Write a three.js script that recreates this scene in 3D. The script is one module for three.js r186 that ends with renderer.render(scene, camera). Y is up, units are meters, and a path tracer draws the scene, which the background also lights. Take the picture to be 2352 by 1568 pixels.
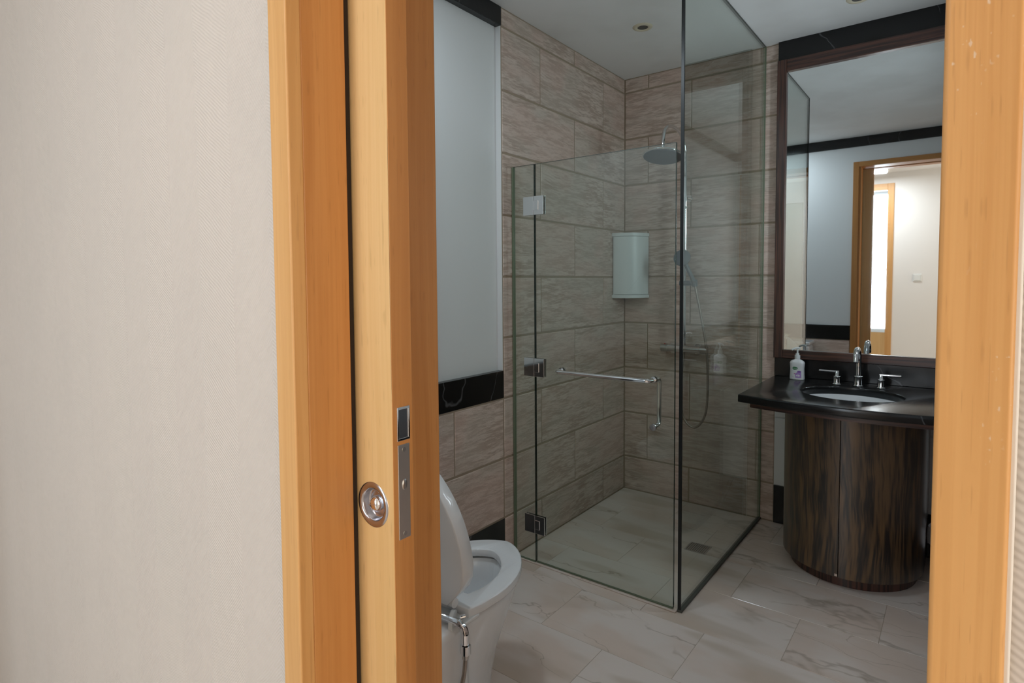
import * as THREE from 'three';
import { RoundedBoxGeometry } from 'three/addons/geometries/RoundedBoxGeometry.js';
import { RectAreaLightUniformsLib } from 'three/addons/lights/RectAreaLightUniformsLib.js';
import { mergeGeometries, mergeVertices, toCreasedNormals } from 'three/addons/utils/BufferGeometryUtils.js';

// ------------------------------------------------------------------ camera, sky, lights, exposure
const renderer = new THREE.WebGLRenderer();
renderer.toneMapping = THREE.LinearToneMapping;
renderer.toneMappingExposure = 1.0;
renderer.shadowMap.enabled = true;
RectAreaLightUniformsLib.init();
const scene = new THREE.Scene();
scene.background = new THREE.Color(0.75, 0.86, 1.0).multiplyScalar(2);   // overcast sky, seen only through the window

const F = 1348.4, W = 2352, H = 1568;
const camera = new THREE.PerspectiveCamera(2 * Math.atan(H / 2 / F) * 180 / Math.PI, W / H, 0.02, 60);
camera.position.set(0, 1.37, 0);
camera.rotation.order = 'YXZ';
camera.rotation.set(-0.04826, 0.65297, -0.006815);
camera.setViewOffset(W, H, 0, 73.1, W, H);                                // the photo was shifted vertically
scene.add(camera);

const DAY = new THREE.Color(0.80, 0.91, 1.0);
const windowLight = new THREE.RectAreaLight(DAY, 12, 0.74, 2.1);           // daylight of the bedroom window across the hall
windowLight.position.set(-1.25, 1.635, 3.97);
windowLight.lookAt(-1.25, 1.635, 0);
scene.add(windowLight);
const WARM = new THREE.Color(1.0, 0.87, 0.72);
const endFill = new THREE.RectAreaLight(WARM, 3.3, 1.5, 1.9);            // warm fill added out of view at the end of the hall
endFill.position.set(2.33, 1.4, 0.45);
endFill.lookAt(-1, 1.3, 0.2);
scene.add(endFill);

// ------------------------------------------------------------------ helpers
const PI = Math.PI;
let seed = 7;
const rnd = () => { seed = (seed * 1664525 + 1013904223) >>> 0; return seed / 4294967296; };
const taken = {};
function numbered(n) { const k = taken[n] = (taken[n] ?? -1) + 1; return k ? `${n}_${String(k).padStart(3, '0')}` : n; }
function sh(o) { o.castShadow = o.receiveShadow = true; return o; }
function mesh(name, geo, mat, parent) { const m = sh(new THREE.Mesh(geo, mat)); m.name = name; parent.add(m); return m; }
function thing(name, label, category, [x, y, z] = [0, 0, 0], group) {
  const o = new THREE.Group(); o.name = numbered(name); o.position.set(x, y, z);
  o.userData = { label, category }; if (group) o.userData.group = group; scene.add(o); return o;
}
function struct(name, label, category = 'structure') {
  const o = new THREE.Group(); o.name = name; o.userData = { kind: 'structure', label, category }; scene.add(o); return o;
}
const C = (r, g, b) => new THREE.Color(r, g, b);
const V = (x, y, z) => new THREE.Vector3(x, y, z);
// uv in metres, projected face by face; v runs along the grain axis
function metreUV(geo, grain = 1, ou = 0, ov = 0) {
  let g = geo.index ? geo.toNonIndexed() : geo;
  const p = g.attributes.position, n = g.attributes.normal, uv = new Float32Array(p.count * 2);
  for (let i = 0; i < p.count; i += 3) {
    const a = V().fromBufferAttribute(p, i), b = V().fromBufferAttribute(p, i + 1), c = V().fromBufferAttribute(p, i + 2);
    const nn = b.clone().sub(a).cross(c.clone().sub(a)), q = [Math.abs(nn.x), Math.abs(nn.y), Math.abs(nn.z)];
    const k = q.indexOf(Math.max(...q));
    let va = grain, ua = [0, 1, 2].find(t => t !== k && t !== grain);
    if (k === grain) { [ua, va] = [0, 1, 2].filter(t => t !== k); }
    [a, b, c].forEach((w, j) => { const e = w.toArray(); uv[(i + j) * 2] = e[ua] + ou; uv[(i + j) * 2 + 1] = e[va] + ov; });
  }
  g.setAttribute('uv', new THREE.BufferAttribute(uv, 2));
  return g;
}
// box given by its two corners, edges rounded, uv in metres
function box(x0, x1, y0, y1, z0, z1, r = 0.002, grain = 1) {
  const w = x1 - x0, h = y1 - y0, d = z1 - z0; r = Math.min(r, w / 2.01, h / 2.01, d / 2.01);
  const g = r > 0 ? new RoundedBoxGeometry(w, h, d, 1, r) : new THREE.BoxGeometry(w, h, d);
  g.translate((x0 + x1) / 2, (y0 + y1) / 2, (z0 + z1) / 2);
  return metreUV(g, grain, rnd() * 3, rnd() * 3);
}
// tile: back at z = 0, face at z = t, chamfered front edges; uv in metres
const tileCache = {};
function tileGeo(w, h, t, ch, variant) {
  const key = [w.toFixed(4), h.toFixed(4), t, ch, variant].join();
  if (tileCache[key]) return tileCache[key];
  const X = w / 2, Y = h / 2, x = X - ch, y = Y - ch, pos = [], uv = [];
  const ou = ((variant * 0.37) % 1) + 0.11 * variant, ov = (variant * 0.23) % 1;
  const quad = (...q) => { for (const i of [0, 1, 2, 0, 2, 3]) { pos.push(...q[i]); uv.push(q[i][0] + ou, q[i][1] + ov); } };
  const f = [[-x, -y, t], [x, -y, t], [x, y, t], [-x, y, t]], s = [[-X, -Y, t - ch], [X, -Y, t - ch], [X, Y, t - ch], [-X, Y, t - ch]], b = [[-X, -Y, 0], [X, -Y, 0], [X, Y, 0], [-X, Y, 0]];
  quad(...f);
  for (let i = 0; i < 4; i++) { const j = (i + 1) % 4; quad(s[i], s[j], f[j], f[i]); quad(b[i], b[j], s[j], s[i]); }
  const g = new THREE.BufferGeometry();
  g.setAttribute('position', new THREE.Float32BufferAttribute(pos, 3)); g.setAttribute('uv', new THREE.Float32BufferAttribute(uv, 2)); g.computeVertexNormals();
  return tileCache[key] = g;
}
function tube(pts, r, seg = 40, rad = 12, closed = false, tension = 0.5) {
  return new THREE.TubeGeometry(new THREE.CatmullRomCurve3(pts.map(p => V(...p)), closed, 'catmullrom', tension), seg, r, rad, closed);
}
// straight pieces with rounded bends
function pipe(pts, r, bend = 0.02, rad = 12) {
  const path = new THREE.CurvePath(), P = pts.map(p => V(...p)); let from = P[0];
  for (let i = 1; i < P.length - 1; i++) {
    const a = P[i].clone().add(P[i - 1].clone().sub(P[i]).setLength(bend)), b = P[i].clone().add(P[i + 1].clone().sub(P[i]).setLength(bend));
    path.add(new THREE.LineCurve3(from, a)); path.add(new THREE.QuadraticBezierCurve3(a, P[i], b)); from = b;
  }
  path.add(new THREE.LineCurve3(from, P[P.length - 1]));
  const all = [];
  for (const c of path.curves) { const n = c.isLineCurve3 ? 1 : 8; for (let k = 0; k < n; k++) all.push(c.getPoint(k / n)); }
  all.push(P[P.length - 1]);
  return sweep(all, r, rad);
}
function sweep(pts, r, rad = 12) {                              // round tube through points, with end caps
  const pos = [], idx = []; let up = null;
  pts.forEach((p, i) => {
    const t = (pts[i + 1] ?? p).clone().sub(pts[i - 1] ?? p).normalize();
    if (!up) up = Math.abs(t.y) < 0.9 ? V(0, 1, 0) : V(1, 0, 0);
    const s = t.clone().cross(up).normalize(); up = s.clone().cross(t).normalize();
    for (let k = 0; k < rad; k++) { const a = k / rad * 2 * PI; const q = p.clone().addScaledVector(s, Math.cos(a) * r).addScaledVector(up, Math.sin(a) * r); pos.push(q.x, q.y, q.z); }
  });
  for (let i = 0; i + 1 < pts.length; i++) for (let k = 0; k < rad; k++) { const a = i * rad + k, b = i * rad + (k + 1) % rad; idx.push(a, b, a + rad, b, b + rad, a + rad); }
  const e = (pts.length - 1) * rad;
  for (let k = 1; k + 1 < rad; k++) { idx.push(0, k, k + 1); idx.push(e, e + k + 1, e + k); }
  const g = new THREE.BufferGeometry(); g.setAttribute('position', new THREE.Float32BufferAttribute(pos, 3)); g.setIndex(idx);
  return toCreasedNormals(g, 0.9);
}
const cyl = (r, h, x, y, z, seg = 24, r2 = r) => new THREE.CylinderGeometry(r2, r, h, seg).translate(x, y + h / 2, z);
function lathe(prof, seg = 32) { return new THREE.LatheGeometry(prof.map(p => new THREE.Vector2(...p)), seg); }
function join(gs) { return mergeGeometries(gs.map(g => { const q = (g.index ? g.toNonIndexed() : g).clone(); for (const k of Object.keys(q.attributes)) if (!['position', 'normal', 'uv'].includes(k)) q.deleteAttribute(k); if (!q.attributes.uv) q.setAttribute('uv', new THREE.BufferAttribute(new Float32Array(q.attributes.position.count * 2), 2)); return q; })); }
// surface through rings of points
function rings(list, closeTop = false, closeBottom = false, crease = 0.8) {
  const n = list[0].length, pos = [], idx = [];
  list.forEach(r => r.forEach(p => pos.push(...p)));
  for (let i = 0; i + 1 < list.length; i++) for (let k = 0; k < n; k++) { const a = i * n + k, b = i * n + (k + 1) % n; idx.push(a, b, a + n, b, b + n, a + n); }
  const cap = (r, flip) => { const c = [0, 1, 2].map(t => list[r].reduce((s, p) => s + p[t], 0) / n), m = pos.length / 3; pos.push(...c); for (let k = 0; k < n; k++) { const a = r * n + k, b = r * n + (k + 1) % n; flip ? idx.push(m, b, a) : idx.push(m, a, b); } };
  if (closeTop) cap(list.length - 1, false);
  if (closeBottom) cap(0, true);
  const g = new THREE.BufferGeometry(); g.setAttribute('position', new THREE.Float32BufferAttribute(pos, 3)); g.setIndex(idx);
  return toCreasedNormals(g, crease);
}

// ------------------------------------------------------------------ computed textures
const hash = (x, y, s) => { let h = (x * 374761393 + y * 668265263 + s * 974634777) | 0; h = Math.imul(h ^ (h >>> 13), 1274126177); return ((h ^ (h >>> 16)) >>> 0) / 4294967295; };
function noise(x, y, px, py, s) {                               // value noise that repeats after px, py cells
  const i = Math.floor(x), j = Math.floor(y), f = x - i, g = y - j, u = f * f * (3 - 2 * f), v = g * g * (3 - 2 * g);
  const m = (a, n) => ((a % n) + n) % n, a = m(i, px), b = m(i + 1, px), c = m(j, py), d = m(j + 1, py);
  const p = hash(a, c, s), q = hash(b, c, s), r = hash(a, d, s), t = hash(b, d, s);
  return p + (q - p) * u + (r - p + (p - q - r + t) * u) * v;
}
function fbm(x, y, px, py, s, o = 4) { let v = 0, a = 0.5, n = 0; for (let k = 0; k < o; k++) { v += a * noise(x, y, px, py, s + k); n += a; a *= 0.5; x *= 2; y *= 2; px *= 2; py *= 2; } return v / n; }
const lerp = (a, b, t) => a + (b - a) * t, mix3 = (a, b, t) => a.map((v, i) => lerp(v, b[i], t)), clamp = (v, a = 0, b = 1) => Math.min(b, Math.max(a, v)), step = (a, b, v) => { const t = clamp((v - a) / (b - a)); return t * t * (3 - 2 * t); };
const toS = v => v <= 0.0031308 ? v * 12.92 : 1.055 * Math.pow(v, 1 / 2.4) - 0.055;
function tex(w, h, mw, mh, fn, color) {                         // fn(u, v) with u, v in 0..1 -> [r, g, b] linear or one value
  const d = new Uint8Array(w * h * 4);
  for (let j = 0; j < h; j++) for (let i = 0; i < w; i++) {
    const c = fn(i / w, j / h), o = (j * w + i) * 4;
    for (let k = 0; k < 3; k++) d[o + k] = 255 * clamp(color ? toS(c[k]) : c) + 0.5;
    d[o + 3] = 255;
  }
  const t = new THREE.DataTexture(d, w, h); t.wrapS = t.wrapT = THREE.RepeatWrapping; t.magFilter = THREE.LinearFilter; t.minFilter = THREE.LinearMipmapLinearFilter;
  if (color) t.colorSpace = THREE.SRGBColorSpace; t.repeat.set(1 / mw, 1 / mh); t.needsUpdate = true; return t;
}
const std = o => new THREE.MeshStandardMaterial(o), phys = o => new THREE.MeshPhysicalMaterial(o);

// travertine wall tile: thin level streaks of pink and grey beige
const streak = (u, v) => { const w = (fbm(u * 3, v * 5, 3, 5, 11, 3) - 0.5) * 0.035; return 0.5 * fbm(u * 9, (v + w) * 64, 9, 64, 21, 4) + 0.5 * fbm(u * 30, (v + w) * 190, 30, 190, 31, 3); };
const travCol = tex(1024, 1024, 1, 1, (u, v) => {
  const s = streak(u, v), b = fbm(u * 3, v * 12, 3, 12, 41, 3), f = noise(u * 400, v * 500, 400, 500, 5);
  let c = mix3([0.50, 0.375, 0.305], [0.745, 0.62, 0.545], step(0.33, 0.67, s));
  c = mix3(c, mix3([0.71, 0.51, 0.435], [0.60, 0.52, 0.445], step(0.35, 0.65, fbm(u * 4, v * 7, 4, 7, 47, 3))), 0.45 * step(0.35, 0.65, b));
  return c.map(k => k * (0.95 + 0.1 * f));
}, true);
const travBump = tex(1024, 1024, 1, 1, (u, v) => 0.75 * streak(u, v) + 0.25 * noise(u * 300, v * 500, 300, 500, 8), false);
const travMat = std({ map: travCol, bumpMap: travBump, bumpScale: 0.0025, roughness: 0.55 });
const groutMat = std({ color: C(0.40, 0.315, 0.235), roughness: 0.9 });

// polished floor marble: warm white with hair veins
const veinAt = (u, v, s, n) => { const wx = fbm(u * 3, v * 3, 3, 3, s, 5) - 0.5, wy = fbm(u * 3, v * 3, 3, 3, s + 9, 5) - 0.5; return Math.abs(noise(u * n + wx * 1.3 + v * n, v * n * 2 + wy * 1.3, n, n * 2, s + 3) - 0.5); };
const hair = (u, v, s, a, b, w) => Math.exp(-Math.pow((noise(u * a + v * a + 0.8 * (fbm(u * 6, v * 6, 6, 6, s, 4) - 0.5), v * b + 2.2 * (fbm(u * 4, v * 8, 4, 8, s + 5, 5) - 0.5), a, b, s + 9) - 0.5) / w, 2));
const floorCol = tex(1024, 1024, 1.3, 1.3, (u, v) => {
  const p = fbm(u * 5, v * 9, 5, 9, 61, 4), g = fbm(u * 3, v * 12, 3, 12, 71, 3);
  let c = mix3([0.79, 0.655, 0.57], [0.835, 0.745, 0.685], step(0.3, 0.7, p));
  c = mix3(c, [0.58, 0.47, 0.36], 0.5 * step(0.58, 0.8, g));
  c = mix3(c, [0.36, 0.28, 0.21], 0.55 * hair(u, v, 81, 1, 7, 0.012) * step(0.38, 0.6, fbm(u * 7, v * 7, 7, 7, 101, 3)));
  return mix3(c, [0.45, 0.36, 0.27], 0.5 * hair(u, v, 191, 2, 9, 0.016) * step(0.42, 0.62, fbm(u * 5, v * 5, 5, 5, 111, 3)));
}, true);
const floorMat = std({ map: floorCol, roughness: 0.15 });
const floorGrout = std({ color: C(0.46, 0.385, 0.31), roughness: 0.8 });
const saddleMat = std({ map: floorCol, roughness: 0.3 });

// black marble with a few pale hair veins
const blackCol = tex(512, 512, 1, 1, (u, v) => { const a = Math.exp(-Math.pow(veinAt(u, v, 121, 2) / 0.006, 2)) * step(0.52, 0.62, fbm(u * 4, v * 4, 4, 4, 131, 3)); const c = 0.005 + 0.004 * fbm(u * 16, v * 16, 16, 16, 5, 3); return mix3([c, c, c * 1.05], [0.20, 0.20, 0.21], 0.45 * a); }, true);
const blackMat = std({ map: blackCol, roughness: 0.21 });

// honey veneer for casing and sliding door
function veneer(dark, light, s, flecks) {
  return tex(512, flecks ? 2048 : 1024, flecks ? 0.25 : 0.5, flecks ? 1.2 : 1.6, (u, v) => {
    const w = (fbm(u * 3, v * 3, 3, 3, s, 3) - 0.5) * 0.05, a = fbm((u + w) * 16, v * 2, 16, 2, s + 1, 3), b = fbm((u + w) * 120, v * 6, 120, 6, s + 2, 3), p = noise(u * 190, v * 40, 190, 40, s + 3);
    let c = mix3(dark, light, clamp(0.62 * step(0.25, 0.75, a) + 0.38 * step(0.25, 0.75, b)));
    c = mix3(c, dark.map(k => k * 0.72), 0.35 * step(0.82, 0.97, p));
    if (flecks) { const f = fbm(u * 130, v * 330, 130, 330, s + 7, 2); const m = step(0.44, 0.62, fbm(u * 9, v * 9, 9, 9, s + 8, 3)); c = mix3(c, [0.74, 0.66, 0.56], 0.55 * step(0.80, 0.90, f) * m); }
    return c;
  }, true);
}
const woodCol = veneer([0.56, 0.295, 0.10], [0.64, 0.36, 0.14], 201);
const woodMat = std({ map: woodCol, roughness: 0.42 });
const shadedLiningMat = std({ map: veneer([0.47, 0.20, 0.055], [0.56, 0.265, 0.085], 211), roughness: 0.42 });  // redder, darker copy of the honey veneer; dimness of the reveals put into colour
const doorMat = std({ map: veneer([0.60, 0.375, 0.155], [0.68, 0.455, 0.215], 231), roughness: 0.4 });
const fleckMat = std({ map: veneer([0.57, 0.28, 0.085], [0.68, 0.37, 0.135], 261, true), roughness: 0.45 });

// dark streaked ebony veneer of the washstand, and its reddish solid timber
const ebonyCol = tex(1024, 1024, 0.8, 0.8, (u, v) => {
  const w = (fbm(u * 4, v * 4, 4, 4, 301, 3) - 0.5) * 0.03, a = fbm((u + w) * 40, v * 4, 40, 4, 311, 3), b = fbm((u + w) * 150, v * 9, 150, 9, 321, 3), k = fbm(u * 9, v * 3, 9, 3, 331, 3);
  let c = mix3([0.020, 0.014, 0.012], [0.125, 0.071, 0.033], step(0.36, 0.66, 0.55 * a + 0.45 * b));
  return mix3(c, [0.20, 0.105, 0.040], 0.55 * step(0.5, 0.72, k) * step(0.5, 0.7, a));
}, true);
const ebonyMat = phys({ map: ebonyCol, roughness: 0.36, clearcoat: 1, clearcoatRoughness: 0.38 });
const roseCol = tex(256, 1024, 0.25, 1, (u, v) => mix3([0.032, 0.013, 0.010], [0.105, 0.040, 0.026], step(0.3, 0.72, fbm(u * 40, v * 5, 40, 5, 341, 4))), true);
const roseMat = phys({ map: roseCol, roughness: 0.38, clearcoat: 0.4, clearcoatRoughness: 0.25 });

// wallpaper: chevron stripes of fine slanting ridges
const wallBump = tex(1024, 1024, 0.44, 0.44, (u, v) => {
  const w = (fbm(u * 5, v * 8, 5, 8, 401, 3) - 0.5), col = Math.floor(u * 4), d = (col % 2 ? 1 : -1), cu = u * 4 - col;
  const ph = v * 72 + d * cu * (col % 2 ? 24 : 40) * 0.5 + w * 2.2;
  return 0.5 + 0.4 * Math.sin(ph * 2 * PI) * (0.6 + 0.4 * noise(u * 40, v * 40, 40, 40, 9));
}, false);
const paperCol = tex(256, 256, 1, 1, (u, v) => { const a = fbm(u * 4, v * 4, 4, 4, 411, 4), b = 0.985 + 0.03 * noise(u * 120, v * 120, 120, 120, 3); return mix3([0.55, 0.50, 0.455], [0.58, 0.52, 0.47], a).map(k => k * b); }, true);
const paperMat = std({ map: paperCol, bumpMap: wallBump, bumpScale: 0.0007, roughness: 0.75 });

const paintMat = std({ color: C(0.80, 0.81, 0.81), roughness: 0.7 });
const hallPaint = std({ color: C(0.83, 0.825, 0.815), roughness: 0.8 });
const ceilCol = tex(256, 256, 2, 2, (u, v) => { const a = fbm(u * 6, v * 6, 6, 6, 421, 4); return mix3([0.76, 0.75, 0.735], [0.82, 0.815, 0.805], step(0.3, 0.6, a)); }, true);
const ceilMat = std({ map: ceilCol, roughness: 0.85 });
const hallFloorMat = std({ color: C(0.60, 0.53, 0.45), roughness: 0.4 });
const chrome = std({ color: C(0.82, 0.83, 0.85), metalness: 1, roughness: 0.09 });
const satin = std({ color: C(0.62, 0.60, 0.58), metalness: 1, roughness: 0.34 });
const steelMat = std({ color: C(0.50, 0.50, 0.50), metalness: 1, roughness: 0.28 });
const braidMat = std({ color: C(0.42, 0.37, 0.33), metalness: 1, roughness: 0.42 });
const darkMat = std({ color: C(0.012, 0.012, 0.013), roughness: 0.5 });
const rubberMat = std({ color: C(0.10, 0.105, 0.09), roughness: 0.6 });
const ceramic = phys({ color: C(0.82, 0.83, 0.84), roughness: 0.22, clearcoat: 0.6, clearcoatRoughness: 0.05 });
const plasticW = std({ color: C(0.80, 0.83, 0.83), roughness: 0.35 });
const greyPlastic = std({ color: C(0.10, 0.105, 0.11), roughness: 0.4 });
const greySatin = std({ color: C(0.21, 0.235, 0.25), roughness: 0.35 });
const mirrorMat = std({ color: C(0.84, 0.875, 0.875), metalness: 1, roughness: 0.015 });
const glassMat = phys({ color: C(0.90, 0.935, 0.915), roughness: 0, transmission: 1, thickness: 0, ior: 1.5 });
const edgeMat = phys({ color: C(0.012, 0.030, 0.022), roughness: 0.12, clearcoat: 1 });
const sealMat = std({ color: C(0.16, 0.20, 0.13), roughness: 0.4 });
const caulkMat = std({ color: C(0.78, 0.76, 0.73), roughness: 0.6 });

// ------------------------------------------------------------------ the room's measures (metres; camera stands at x 0, z 0)
const XL = -1.744, XP = -1.776, ZB = -3.488, XR = 0.06, TOP = 2.655, ZD = -0.753, ZH = -0.475;
const ROWS = [0, 0.217, 0.5108, 0.8046, 1.0984, 1.3922, 1.686, 1.9798, 2.2736, 2.5674, TOP];
const JY = 0.0038, JX = 0.0024;
let tileN = 0;
// lay tiles on a wall: face(a, y) gives the place of a point a along the wall; turn is the wall's rotation
function layRow(parent, a0, a1, y0, y1, joints, place, turn, mat = travMat, jx = JX, jy = JY, t = 0.01, name = 'tile') {
  const cuts = [a0, ...joints.filter(j => j > a0 + 0.02 && j < a1 - 0.02).sort((p, q) => p - q), a1];
  for (let i = 0; i + 1 < cuts.length; i++) {
    const w = cuts[i + 1] - cuts[i] - jx * 2, h = y1 - y0 - jy * 2;
    const m = mesh(name, tileGeo(w, h, t, name === 'tile' && mat === travMat ? 0.0038 : 0.001, tileN++ % 9), mat, parent);
    const e = rnd() * 0.0008; m.position.set(...place((cuts[i] + cuts[i + 1]) / 2, (y0 + y1) / 2, t + e)); m.rotation.set(...turn);
  }
}
const alt = (a, b, k) => k % 2 ? b : a;

// bathroom floor
{
  const f = struct('floor', 'polished beige marble floor tiles with brown veins in the bathroom', 'floor');
  mesh('mortar_bed', box(XL - 0.05, XR + 0.02, -0.12, -0.0015, ZB - 0.02, ZD, 0), floorGrout, f);
  const zs = [ZB, -3.192, -2.865, -2.5375, -2.21, -1.8835, -1.556, -1.229, -0.902, ZD];
  for (let i = 0; i + 1 < zs.length; i++) {
    const J = []; for (let k = -4; k < 2; k++) J.push((i % 2 ? -0.484 : -0.215) + k * 0.5455);
    layRow(f, XL, XR, zs[i], zs[i + 1], J, (a, y, t) => [a, -t, y], [-PI / 2, 0, 0], floorMat, 0.0008, 0.0008, 0.01);
  }
}
// left wall: tiles in the shower, then base, two rows, black band, recessed paint and top band
{
  const w = struct('wall_left', 'left bathroom wall of travertine tiles, white paint and black marble bands', 'wall');
  mesh('grout_bed', box(XL - 0.12, XL - 0.003, -0.02, TOP, ZB - 0.1, -2.21, 0), groutMat, w);
  mesh('grout_bed', box(XL - 0.12, XL - 0.003, 0, 0.81, -2.21, ZD + 0.03, 0), groutMat, w);
  mesh('paint_panel', box(XL - 0.14, XP, 0.80, TOP, -2.21, ZD + 0.03, 0), paintMat, w);
  mesh('edge_strip', box(XP - 0.01, XL - 0.004, 0.94, 2.5674, -2.2115, -2.206, 0.001), paintMat, w);
  const place = (a, y, t) => [XL - t, y, -a], turn = [0, PI / 2, 0];
  const A = [2.534, 3.206, 1.862, 1.19], B = [2.872, 2.2, 1.53, 0.86];
  for (let k = 0; k < 10; k++) layRow(w, 2.212, -ZB, ROWS[k], ROWS[k + 1], alt(A, B, k), place, turn);
  for (const k of [1, 2]) layRow(w, -ZD, 2.21, ROWS[k], ROWS[k + 1], alt(A, B, k), place, turn);
  mesh('marble_band', box(XP - 0.02, XL + 0.001, 0.8075, 0.94, -2.2105, ZD, 0.002, 2), blackMat, w);
  mesh('marble_band', box(XP - 0.02, XL + 0.001, 2.5674, TOP, -2.2105, ZD, 0.002, 2), blackMat, w);
  const b = struct('baseboard_left', 'black marble skirting on the left wall behind the toilet', 'baseboard');
  mesh('skirting', box(XL - 0.002, XL + 0.001, 0.001, 0.214, -2.2105, ZD - 0.002, 0.0008, 2), blackMat, b);
}
// back wall
{
  const w = struct('wall_back', 'back bathroom wall of travertine tiles behind the shower and washstand', 'wall');
  mesh('grout_bed', box(XL - 0.05, -0.815, -0.02, TOP, ZB - 0.12, ZB - 0.003, 0), groutMat, w);
  mesh('plaster', box(-0.815, XR + 0.05, -0.02, TOP, ZB - 0.12, ZB, 0), paintMat, w);
  for (let k = 0; k < 10; k++) layRow(w, XL, -0.815, ROWS[k], ROWS[k + 1], alt([-1.307], [-1.583, -0.913], k), (a, y, t) => [a, y, ZB - t], [0, 0, 0]);
  const t = struct('trim_7', 'black marble band above the mirror and white panels below the counter', 'trim');
  mesh('marble_band', box(-0.818, XR, 2.552, TOP, ZB, ZB + 0.02, 0.002, 0), blackMat, t);
  mesh('panel', box(-0.813, XR, 0.217, 0.598, ZB, ZB + 0.008, 0.002), paintMat, t);
  mesh('panel', box(-0.813, XR, 0.604, 0.80, ZB, ZB + 0.008, 0.002), paintMat, t);
  const b = struct('baseboard_back', 'black marble skirting under the washstand on the back wall', 'baseboard');
  mesh('skirting', box(-0.813, XR, 0.001, 0.214, ZB, ZB + 0.012, 0.002, 0), blackMat, b);
}
// right wall (seen only in reflections)
{
  const w = struct('wall_right', 'right bathroom wall with white paint above a black marble band', 'wall');
  mesh('paint_panel', box(XR + 0.02, XR + 0.12, 0.80, TOP, ZB, ZD, 0), paintMat, w);
  mesh('grout_bed', box(XR + 0.003, XR + 0.12, 0, 0.806, ZB, ZD, 0), groutMat, w);
  for (const k of [1, 2]) layRow(w, ZB, ZD, ROWS[k], ROWS[k + 1], alt([-2.9, -2.23, -1.56], [-2.565, -1.895, -1.225], k), (a, y, t) => [XR + t, y, a], [0, -PI / 2, 0]);
  mesh('marble_band', box(XR - 0.001, XR + 0.03, 0.8075, 0.94, ZB + 0.03, ZD, 0.002, 2), blackMat, w);
  mesh('marble_band', box(XR - 0.001, XR + 0.03, 2.5674, TOP, ZB + 0.022, ZD, 0.002, 2), blackMat, w);
  const b = struct('baseboard_right', 'black marble skirting along the right bathroom wall', 'baseboard');
  mesh('skirting', box(XR - 0.001, XR + 0.002, 0.001, 0.214, ZB + 0.014, ZD, 0.0008, 2), blackMat, b);
}
// ceiling
{
  const c = struct('ceiling', 'white painted ceiling above the bathroom', 'ceiling');
  mesh('plaster', box(XL - 0.14, XR + 0.12, TOP, TOP + 0.1, ZB - 0.12, ZD + 0.03, 0), ceilMat, c);
}
// door wall: hall leaf with wallpaper, bathroom leaf with paint, pocket for the sliding door between
const DL = -0.743, DR = -0.012, DT = 2.385;
{
  const w = struct('wall_front', 'wall of the doorway, cream ridged wallpaper on the hall side', 'wall');
  mesh('wallpaper_panel', box(-3.0, DL - 0.02, 0, 2.63, -0.555, ZH, 0), paperMat, w);
  mesh('wallpaper_panel', box(DR + 0.02, 2.35, 0, 2.63, -0.60, ZH, 0), paperMat, w);
  mesh('wallpaper_panel', box(DL - 0.02, DR + 0.02, DT + 0.02, 2.63, -0.60, ZH, 0), paperMat, w);
  const z1 = ZD, z0 = -0.63;                                             // bathroom leaf
  mesh('paint_panel', box(XP - 0.02, DL - 0.02, 0.94, 2.5674, z1, z0, 0), paintMat, w);
  mesh('paint_panel', box(DL - 0.02, DR + 0.02, DT + 0.02, 2.5674, z1, z0, 0), paintMat, w);
  mesh('paint_panel', box(DR + 0.02, XR + 0.1, 0.94, 2.5674, z1, -0.60, 0), paintMat, w);
  mesh('marble_band', box(XP, XR, 2.5674, TOP, z1 - 0.012, z0, 0.002, 0), blackMat, w);
  mesh('marble_band', box(XP, DL - 0.064, 0.8075, 0.94, z1 - 0.012, z0, 0.002, 0), blackMat, w);
  mesh('grout_bed', box(XP, DL - 0.02, 0, 0.8075, z1, z0, 0), groutMat, w);
  mesh('grout_bed', box(DR + 0.02, XR + 0.1, 0, 0.94, z1, -0.60, 0), groutMat, w);
  for (const k of [1, 2]) layRow(w, -(DL - 0.064), -XL, ROWS[k], ROWS[k + 1], alt([1.38], [1.05], k), (a, y, t) => [-a, y, z1 - 0.010 + t], [0, PI, 0]);
  mesh('caulk', box(DL - 0.0505, DL - 0.0445, 0, 2.44, ZH, ZH + 0.004, 0.0015), caulkMat, w);
  mesh('caulk', box(DR + 0.0375, DR + 0.042, 0, 2.44, ZH, ZH + 0.004, 0.0015), caulkMat, w);
  const b = struct('baseboard_front', 'black marble skirting on the doorway wall inside the bathroom', 'baseboard');
  mesh('skirting', box(XL + 0.004, DL - 0.064, 0.001, 0.214, z1 - 0.012, z1, 0.002, 0), blackMat, b);
  const s = struct('trim_4', 'marble saddle on the floor of the doorway', 'threshold');
  mesh('slab', box(DL - 0.02, DR + 0.02, -0.06, 0.0, ZD, ZH + 0.01, 0.002, 0), saddleMat, s);
}
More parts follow.
